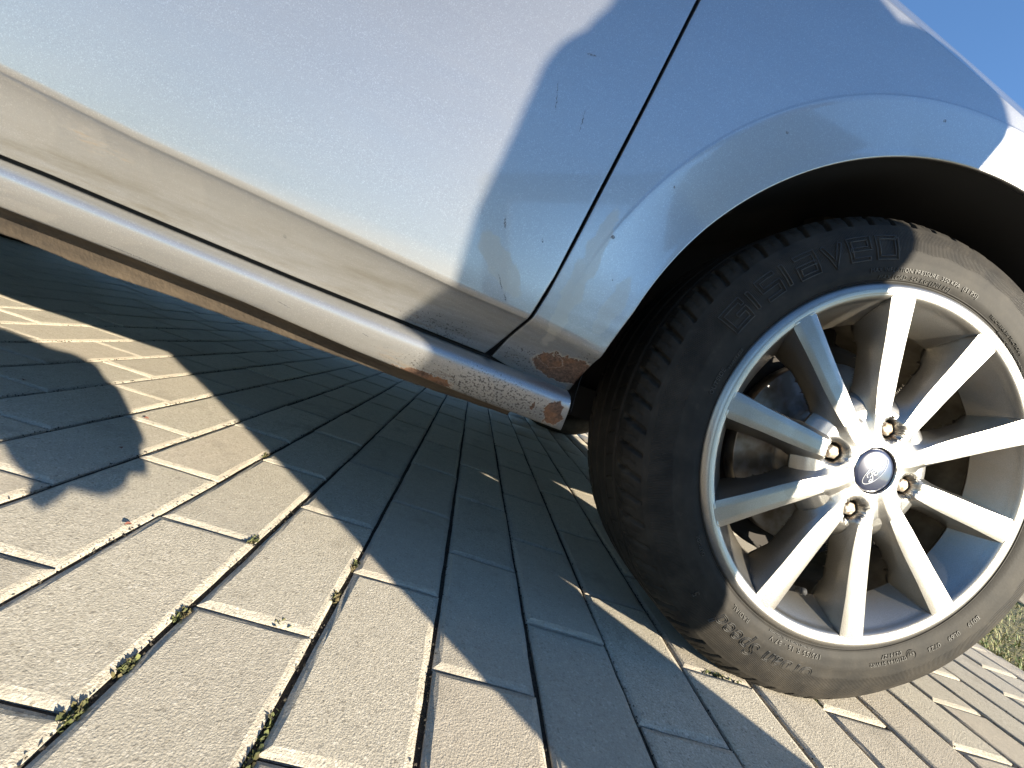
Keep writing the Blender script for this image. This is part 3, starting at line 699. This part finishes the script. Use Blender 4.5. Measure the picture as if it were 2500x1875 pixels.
GL = [('G', 1, [(1, .72), (1, 1), (0, 1), (0, 0), (1, 0), (1, .5), (.5, .5)], 8.3), ('i', .0, [(0, 0), (0, 1)], 3.2), ('s', .85, [(1, 1), (0, 1), (0, .52), (1, .52), (1, 0), (0, 0)], 7.2), ('l', .0, [(0, 0), (0, 1.1)], 3.4),
      ('a', .9, [(0, 1), (1, 1), (1, 0), (0, 0), (0, .5), (1, .5)], 7.6), ('v', .85, [(0, 1), (.5, 0), (1, 1)], 7.2), ('e', .9, [(1, 0), (0, 0), (0, 1), (1, 1), (1, .5), (0, .5)], 7.6), ('d', .9, [(1, 1), (0, 1), (0, 0), (1, 0), (1, 1)], 8)]
ang0 = 159.
for nm, gw_, pts, adv in GL:
    parts = []
    for off in (-.0021, .0021):
        P2 = [Vector((x * .026 * gw_, y * .0235)) for x, y in pts]; Q = []
        for i in range(len(P2)):
            a_ = (P2[i] - P2[i - 1]).normalized() if i else (P2[1] - P2[0]).normalized(); b_ = (P2[i + 1] - P2[i]).normalized() if i < len(P2) - 1 else a_
            n1, n2 = Vector((-a_.y, a_.x)), Vector((-b_.y, b_.x)); m_ = (n1 + n2); m_ = m_ / max(.35, m_.length_squared) * 2
            Q.append(P2[i] + m_ * off)
        if off < 0: Qa = Q
        else: loop = Qa + Q[::-1]
    den = []
    for i in range(len(loop)):
        p0, p1 = loop[i], loop[(i + 1) % len(loop)]
        for k in range(4): den.append(p0.lerp(p1, k / 4))
    W = []
    for p in den:
        r = .2525 + p.y; a_ = math.radians(ang0) - p.x / .262; W.append((r * math.cos(a_), ysw(r) - .0005, r * math.sin(a_)))
    v, f = tube(W, .00075, 5, True); mesh('raised_letter', v, f, M_letter, wheel); ang0 -= adv
# ring of the approval mark
aa = math.radians(-55.2); c0 = Vector((.243 * math.cos(aa), 0, .243 * math.sin(aa)))
v, f = tube([(c0.x + .0062 * math.cos(t), ysw(.243) - .0004, c0.z + .0062 * math.sin(t)) for t in np.linspace(0, 2 * PI, 28, endpoint=False)], .0004, 4, True); mesh('approval_ring', v, f, M_letter, wheel)

# alloy rim as one moulded surface
SP = [math.radians(32.5 + 36 * k) for k in range(10)]; LUG = [math.radians(-4.2 + 90 * k) for k in range(4)]
def smin(a, b, k):
    h = np.clip(.5 + .5 * (b - a) / k, 0, 1); return b * (1 - h) + a * h - k * h * (1 - h)
rr = np.concatenate([np.linspace(.0283, .075, 60), np.linspace(.0755, .2105, 100), np.linspace(.2108, .2205, 18)]); NR = len(rr)
wfr = np.interp(rr, [.03, .05, .10, .16, .205, .214], [.0036, .0064, .0086, .0101, .0122, .0128])
e_ = np.arcsin(wfr / rr)[:, None]; H_ = PI / 10
tf = np.linspace(-1, 1, 9); to_ = np.concatenate([np.linspace(.0, .12, 5)[1:], np.linspace(.12, 1, 44)[1:-1], [.99999]])
sec = np.concatenate([-(e_ + (H_ - e_) * to_[::-1][None]), e_ * tf[None], e_ + (H_ - e_) * to_[None][:, :-1]], 1)
Ag = np.concatenate([sec + s_ for s_ in SP], 1); NA = Ag.shape[1]; Rg = np.repeat(rr[:, None], NA, 1)
face = np.interp(Rg, [.027, .04, .07, .12, .18, .2135], [.0035, .0045, .0050, .0040, .0015, .0004])
dist = np.full_like(Rg, 9.)
for s in SP:
    d = (Ag - s + PI) % (2 * PI) - PI; dist = np.minimum(dist, np.where(np.abs(d) < 1.2, Rg * np.abs(np.sin(d)), 9))
wf = np.interp(Rg, [.03, .05, .10, .16, .205, .214], [.0036, .0064, .0086, .0101, .0122, .0128])
sl = np.interp(Rg, [.035, .06, .085, .12], [.14, .42, 1.8, 5.0])
fl1 = np.maximum(0, dist - wf) * sl
fl_a = smin(fl1, .012 + np.maximum(0, dist - wf - .0040) * 2.6, .004)
flank = np.where(Rg > .085, fl1, fl1)
valley = np.interp(Rg, [.027, .045, .060, .072, .080, .086, .092, .11, .2], [.0005, .0022, .0040, .0062, .0095, .0145, .024, .06, .06])
shelf = np.interp(Rg, [.1, .150, .165, .172, .190, .2085, .2115, .2125, .2205], [.10, .080, .060, .047, .027, .0060, .0008, .0, .0])
dep = smin(flank, smin(valley, shelf, .003), .0012)
dep = np.maximum(dep, 0) 
yy = face + dep
# outer lip
lipd = np.interp(Rg, [.2100, .2130, .2150, .2180, .2198, .2205], [0, 0, -.0005, -.0010, .0006, .0035])
k = np.clip((Rg - .2105) / .003, 0, 1); yy = yy * (1 - k) + (face + lipd) * k
# lug pockets
for l in LUG:
    px, pz = .054 * math.cos(l), .054 * math.sin(l); dl = np.hypot(Rg * np.cos(Ag) - px, Rg * np.sin(Ag) - pz)
    t = np.clip((.0184 - dl) / .0038, 0, 1); t = t * t * (3 - 2 * t); yy = yy * (1 - t) + np.maximum(yy, .030) * t
Pm = np.stack([Rg * np.cos(Ag), yy, Rg * np.sin(Ag)], -1); F = gridf(NR, NA, True)
dd = (yy - face); TH = np.interp(Rg, [.1, .15, .172, .185], [.0215, .024, .034, .036]); hole = (dd > TH) & (Rg > .085); done = np.zeros_like(hole); Pn = Pm.copy()
for ax, shf in ((1, 1), (1, -1), (0, 1), (0, -1)):
    dn = np.roll(dd, shf, ax); pn = np.roll(Pm, shf, ax); m_ = hole & ~done & (dn <= np.roll(TH, shf, ax))
    t_ = np.clip((TH - dn) / (dd - dn + 1e-9), 0, 1)[..., None]; Pn = np.where(m_[..., None], pn + (Pm - pn) * t_, Pn); done |= m_
Pm = Pn
deep = dd.ravel(); rad = Rg.ravel(); vis = ~(hole.ravel()[F].all(1))
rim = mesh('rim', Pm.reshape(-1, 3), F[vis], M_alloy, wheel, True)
sm = rim.modifiers.new('solid', 'SOLIDIFY'); sm.thickness = .006; sm.offset = 1 if False else -1
rim.data.set_sharp_from_angle(angle=math.radians(42)); rim['label'] = 'silver ten-spoke alloy rim with four bolt pockets'
revolve('rim_barrel', [(.2205, .0035), (.2212, .006), (.214, .010), (.2055, .018), (.2035, .03), (.199, .045), (.193, .06), (.190, .08), (.190, .17), (.205, .186)], M_barrel, wheel)
# pockets dark liner + bolts
for l in LUG:
    px, pz = .054 * math.cos(l), .054 * math.sin(l)
    a = np.linspace(0, 2 * PI, 40, endpoint=False)
    def ring(r, y): return [(px + r * math.cos(t), y, pz + r * math.sin(t)) for t in a]
    grid('bolt_pocket', [ring(.0171, .0082), ring(.0160, .0105), ring(.0152, .0285), ring(.002, .0292)], M_pocket, wheel, wrap=True)
    hexr = lambda r, y: [(px + r * (1 + .07 * math.cos(6 * t)) * math.cos(t), y, pz + r * (1 + .07 * math.cos(6 * t)) * math.sin(t)) for t in a]
    grid('lug_bolt', [ring(.0115, .029), ring(.0115, .026), ring(.0098, .0245), hexr(.0083, .024), hexr(.0083, .0085), hexr(.0078, .0068), ring(.0064, .0058), ring(.0035, .0052), ring(.0005, .0050)], M_bolt, wheel, wrap=True)
# hub cap
cap = revolve('hub_cap', [(.0280, .012), (.0279, .0030), (.0274, .0006), (.0262, -.0006), (.022, -.0016), (.012, -.0030), (.0003, -.0035)], M_cap, wheel, 96)
def capY(x, z): r = math.hypot(x, z); return float(np.interp(r, [0, .012, .022, .0262], [-.0035, -.0030, -.0016, -.0004])) - .00015
ang = math.radians(63); ca, sa = math.cos(ang), math.sin(ang)
def L2(x, z): X = x * ca - z * sa; Z = x * sa + z * ca; return (X, capY(X, Z), Z)
def smooth(pts, n=6):
    o_ = []
    P_ = [pts[0]] + list(pts) + [pts[-1]]
    for i in range(1, len(P_) - 2):
        for k in range(n):
            t = k / n; a_, b_, c_, d_ = [np.array(P_[i + j]) for j in (-1, 0, 1, 2)]
            o_.append(.5 * ((2 * b_) + (-a_ + c_) * t + (2 * a_ - 5 * b_ + 4 * c_ - d_) * t * t + (-a_ + 3 * b_ - 3 * c_ + d_) * t ** 3))
    o_.append(np.array(pts[-1])); return o_
strokes = [([(-.72, .20), (-.70, .48), (-.5, .62), (-.25, .52), (.02, .60), (.10, .78)], .8), ([(-.28, .52), (-.36, .2), (-.46, -.2), (-.58, -.5), (-.76, -.56), (-.84, -.36), (-.72, -.22), (-.62, -.34)], 1.2), ([(-.62, .02), (-.46, .08), (-.26, .10), (-.20, .22)], .9),
           ([(-.12, .12), (-.24, .0), (-.24, -.22), (-.12, -.30), (.0, -.16), (-.02, .06), (-.12, .12), (.06, .04)], 1.1), ([(.10, .10), (.16, .06), (.12, -.28)], 1.2), ([(.14, -.04), (.24, .12), (.34, .10), (.33, .0)], 1.),
           ([(.60, .06), (.50, .14), (.40, .02), (.40, -.20), (.48, -.28), (.60, -.14), (.66, .10)], 1.1), ([(.80, .62), (.72, .50), (.66, .1), (.62, -.18), (.68, -.28), (.80, -.16)], 1.2)]
parts = []
for pts, kx in strokes: parts.append(tube([L2(p[0] * .0178, p[1] * .0092) for p in smooth(pts)], .00058 * kx, 5))
parts.append(tube([L2(.0212 * math.cos(t), .0082 * math.sin(t)) for t in np.linspace(0, 2 * PI, 72, endpoint=False)], .00036, 5, True))
v, f = merge(parts); mesh('cap_emblem', v, f, M_chrome, wheel)
# brake disc, caliper, hub, valve
revolve('brake_disc', [(.060, .048), (.068, .046), (.070, .075), (.075, .0765), (.129, .0765), (.130, .078), (.130, .098), (.128, .100), (.06, .100)], M_disc, wheel)
revolve('brake_hub', [(.0005, .034), (.06, .036), (.068, .046), (.068, .10)], M_cast, wheel, 64)
P = []
for yv, rr0, rr1 in ((.062, .085, .140), (.052, .090, .146), (.052, .135, .150), (.066, .138, .156), (.13, .138, .156)):
    P.append([(rr1 * math.cos(math.radians(t)), yv, rr1 * math.sin(math.radians(t))) for t in np.linspace(150, 215, 20)])
P = [[(r_ * math.cos(math.radians(t)), yv, r_ * math.sin(math.radians(t))) for t in np.linspace(-45, 25, 24)] for r_, yv in ((.080, .066), (.086, .054), (.125, .050), (.140, .054), (.150, .066), (.152, .12), (.09, .125), (.080, .110))]
grid('brake_caliper', P, M_cast, wheel)
sh2 = revolve('dust_shield', [(.05, .108), (.150, .108), (.157, .100), (.158, .104), (.151, .112)], M_cast, wheel, 96)  # made wider than the disc to block stray sun under the car
va = math.radians(-98); bx, bz = .186 * math.cos(va), .186 * math.sin(va)
v, f = tube([(bx, .05, bz), (bx * .965, .030, bz * .965), (bx * .93, .012, bz * .93)], [.0055, .0045, .0036], 12); v2, f2 = tube([(bx * .93, .012, bz * .93), (bx * .915, .003, bz * .915)], .0042, 12)
mesh('valve', *merge([(v, f), (v2, f2)]), M_black, wheel, True)
# suspension arm and driveshaft behind
v, f = merge([tube([(0, .10, 0), (.0, .35, .01), (.02, .8, .02)], .014, 10), tube([(.03, .11, -.09), (.06, .3, -.08), (.15, .5, -.05)], [.03, .02, .025], 8), tube([(-.05, .12, -.02), (-.14, .2, .0), (-.2, .5, .01)], .009, 8), tube([(0, .13, .02), (-.01, .17, .22), (-.02, .2, .38)], [.03, .032, .05], 10)])
mesh('suspension_strut', v, f, M_cast, wheel)
# other three wheels share the same meshes
def copy_wheel(loc, rz):
    wn = wheel.copy(); C.objects.link(wn); wn.location = loc; wn.rotation_euler = (0, 0, rz)
    for ch in list(wheel.children):
        c2 = ch.copy(); C.objects.link(c2); c2.parent = wn
copy_wheel((-2.489, 0, .302), 0); copy_wheel((0, 1.66, .302), PI); copy_wheel((-2.489, 1.66, .302), PI)

# ------------------------------------------------------------------ person crouching behind the lens, whose shadow falls over the car
U = Vector((.7071, -.7071, math.tan(SUN_EL)))          # towards the sun, horizontal length 1
def sunpt(q, hw, s, y0=-.02):       # point on the sun ray that meets the plane y=y0 at sideways q and height hw, s metres back
    x = q / .7071 - y0; return Vector((x, y0, hw)) + U * s
n = NT('dark_jacket'); n.set('Base Color', n.mix(n.mapr(n.noise(20, 3), .4, .6), (.025, .03, .04), (.04, .045, .055))); n.set('Roughness', .85); M_cloth = n.m
M_skin = simple('skin', (.45, .27, .19), .5)
M_hair = simple('brown_hair', (.05, .03, .02), .7)
def skin(name, verts, edges, radii, mat, parent, sub=2, root=0):
    me = bpy.data.meshes.new(name); me.from_pydata([tuple(v) for v in verts], edges, []); me.materials.append(mat)
    o = bpy.data.objects.new(name, me); C.objects.link(o); o.parent = parent
    o.modifiers.new('skin', 'SKIN').use_smooth_shade = True
    lay = me.skin_vertices[0].data if me.skin_vertices else None
    if lay is None:
        return o
    for i, r in enumerate(radii): lay[i].radius = (r if isinstance(r, tuple) else (r, r)); lay[i].use_root = (i == root)
    m = o.modifiers.new('sub', 'SUBSURF'); m.levels = sub; m.render_levels = sub
    return o
person = empty('person', (.35, -.85, 0)); tag(person, 'person in dark clothes crouching beside the car and holding out a phone', 'person')
def loc(p): return Vector(p) - Vector((.35, -.85, 0))
S0 = 1.05
def cloud(name, chains, mat, parent, vox):
    bm = bmesh.new()
    for ch in chains:
        for (p, r), (q, t) in zip(ch[:-1], ch[1:]):
            p, q = Vector(p), Vector(q); nn = max(2, int((q - p).length / (min(r, t) * .35)) + 1)
            for k in range(nn):
                f_ = k / (nn - 1); bmesh.ops.create_icosphere(bm, subdivisions=2, radius=r + (t - r) * f_, matrix=Matrix.Translation(p.lerp(q, f_)))
    me = bpy.data.meshes.new(name); bm.to_mesh(me); bm.free(); me.materials.append(mat); o = bpy.data.objects.new(name, me); C.objects.link(o); o.parent = parent
    m = o.modifiers.new('remesh', 'REMESH'); m.mode = 'VOXEL'; m.voxel_size = vox; m.use_smooth_shade = True
    m = o.modifiers.new('smooth', 'SMOOTH'); m.factor = .5; m.iterations = 4
    return o
hd = sunpt(-.31, .82, S0); hd2 = sunpt(-.31, .92, S0)
def W_(q, z, s_=1.05): return loc(sunpt(q, z, s_))
elb = loc((-.60, -.83, .70)); wr = loc((-.45, -.60, .262)); g0 = .24
kL = W_(-.30, .20, .85); kR = W_(-.16, .20, .85)
fL = Vector((kL.x + .05, kL.y - .05, -0 + .05)); fR = Vector((kR.x + .05, kR.y - .05, .05))
chains = [[(W_(-.235, .02), .118), (W_(-.222, .27), .175), (W_(-.222, .46), .178), (W_(-.222, .575), .168), (W_(-.225, .675), .125), (W_(-.27, .72), .10), (W_(-.30, .76), .07)],
          [(W_(-.315, .24), .085), (W_(-.318, .42), .09), (W_(-.308, .56), .09)], [(W_(-.305, .56), .09), (W_(-.225, .60), .12), (W_(-.135, .64), .112), (W_(-.118, .678), .106), (W_(-.135, .52, .98), .09), (W_(-.14, .30, .85), .07)],
          [(W_(-.25, .66), .08), (W_(-.33, .755, 1.0), .06), (W_(-.42, .76, 1.0), .055), (elb, .048), (wr, .033)],
          [(W_(-.235, .05), .11), (kL, .07), (fL, .045), (fL + Vector((-.12, .12, -.01)), .04)],
          [(W_(-.235, .05), .11), (kR, .07), (fR, .045), (fR + Vector((-.12, .12, -.01)), .04)],
          [(W_(-.25, .02, .95), .085), (W_(-.28, -.1, .75), .07), (W_(-.285, -.16, .7), .065)], [(W_(-.21, .02, .95), .085), (W_(-.185, -.1, .75), .07), (W_(-.185, -.16, .7), .065)],
          [(W_(-.33, .30, .95), .078), (W_(-.30, .30), .09)]]
cloud('body', chains, M_cloth, person, .014)
# head: skull shape with face, hair
def blob(name, c, r, mat, parent, fn=None, n=24):
    P = []
    for i in range(n + 1):
        t = PI * i / n; row = []
        for j in range(2 * n):
            f_ = 2 * PI * j / (2 * n); p = Vector((math.sin(t) * math.cos(f_), math.sin(t) * math.sin(f_), math.cos(t)))
            if fn: p = p * fn(p)
            row.append(tuple(Vector((p.x * r[0], p.y * r[1], p.z * r[2])) + Vector(c)))
        P.append(row)
    return grid(name, P, mat, parent, wrap=True)
hc = loc((hd + hd2) / 2)
def facef(p):
    k = 1 + .16 * math.exp(-((p.x) ** 2 * 60 + (p.z + .05) ** 2 * 40)) * (p.y > 0) - .08 * (math.exp(-((abs(p.x) - .33) ** 2 * 60 + (p.z - .12) ** 2 * 60)) * (p.y > 0)) - .04 * math.exp(-(p.x ** 2 * 12 + (p.z + .45) ** 2 * 200)) * (p.y > 0)
    return k * (1 - .12 * max(0, -p.z))
hdo = blob('head', hc, (.078, .098, .122), M_skin, person, facef)
blob('hair', hc + Vector((0, -.012, .014)), (.084, .102, .118), M_hair, person, lambda p: 1 if p.z > .15 - .5 * p.y or p.y < -.1 else .8)
# hand gripping the phone: palm and five bent fingers
R_, Up, Fw = Rc @ Vector((1, 0, 0)), Rc @ Vector((0, 1, 0)), Rc @ Vector((0, 0, -1))
hp = Vector((-.335, -.508, .235))
HC = [[(wr, .034), (loc((-.40, -.545, .240)), .040), (loc((-.335, -.512, .232)), .046), (loc((-.290, -.508, .232)), .040)], [(loc((-.335, -.512, .232)), .04), (loc((-.375, -.505, .262)), .036), (loc((-.43, -.52, .270)), .030)], [(loc((-.36, -.50, .275)), .036), (loc((-.41, -.50, .285)), .030)], [(loc((-.43, -.51, .282)), .030), (loc((-.32, -.495, .272)), .034), (loc((-.31, -.50, .24)), .04)], [(loc((-.33, -.512, .205)), .036), (loc((-.285, -.508, .205)), .036)]]
def finger(pts, rad): HC.append([(loc(p), rad * (1 - .08 * i)) for i, p in enumerate(pts)])
finger([(-.285, -.505, .250), (-.258, -.490, .266), (-.280, -.474, .286), (-.320, -.466, .290), (-.348, -.464, .288)], .0120)
finger([(-.280, -.505, .235), (-.244, -.488, .242), (-.262, -.471, .260), (-.306, -.463, .266), (-.338, -.461, .264)], .0120)
finger([(-.280, -.505, .215), (-.240, -.488, .217), (-.256, -.471, .232), (-.298, -.463, .240), (-.328, -.461, .238)], .0115)
finger([(-.280, -.505, .195), (-.248, -.492, .194), (-.262, -.475, .206), (-.296, -.466, .214), (-.318, -.465, .212)], .0100)
finger([(-.335, -.515, .205), (-.328, -.500, .186), (-.342, -.488, .171), (-.360, -.480, .160), (-.378, -.476, .150)], .0135)
HC = [[(p + Vector((-.012, 0, .016)), r) if p is not wr else (p, r) for p, r in ch] for ch in HC]
cloud('hand', HC, M_skin, person, .0035)
# the phone
pM = Matrix((R_, Up, -Fw)).transposed()
pc = CAM - Fw * .0095 - R_ * .040 - Up * .024
v, f = boxvf((0, 0, 0), (.147, .072, .008), None)
ph = mesh('phone', v, f, simple('phone_black', (.01, .01, .012), .2, 0, 1.)); ph.location = pc; ph.rotation_euler = pM.to_euler()
bv = ph.modifiers.new('round', 'BEVEL'); bv.width = .003; bv.segments = 3
tag(ph, 'black phone held sideways in the outstretched hand of the crouching person', 'phone')
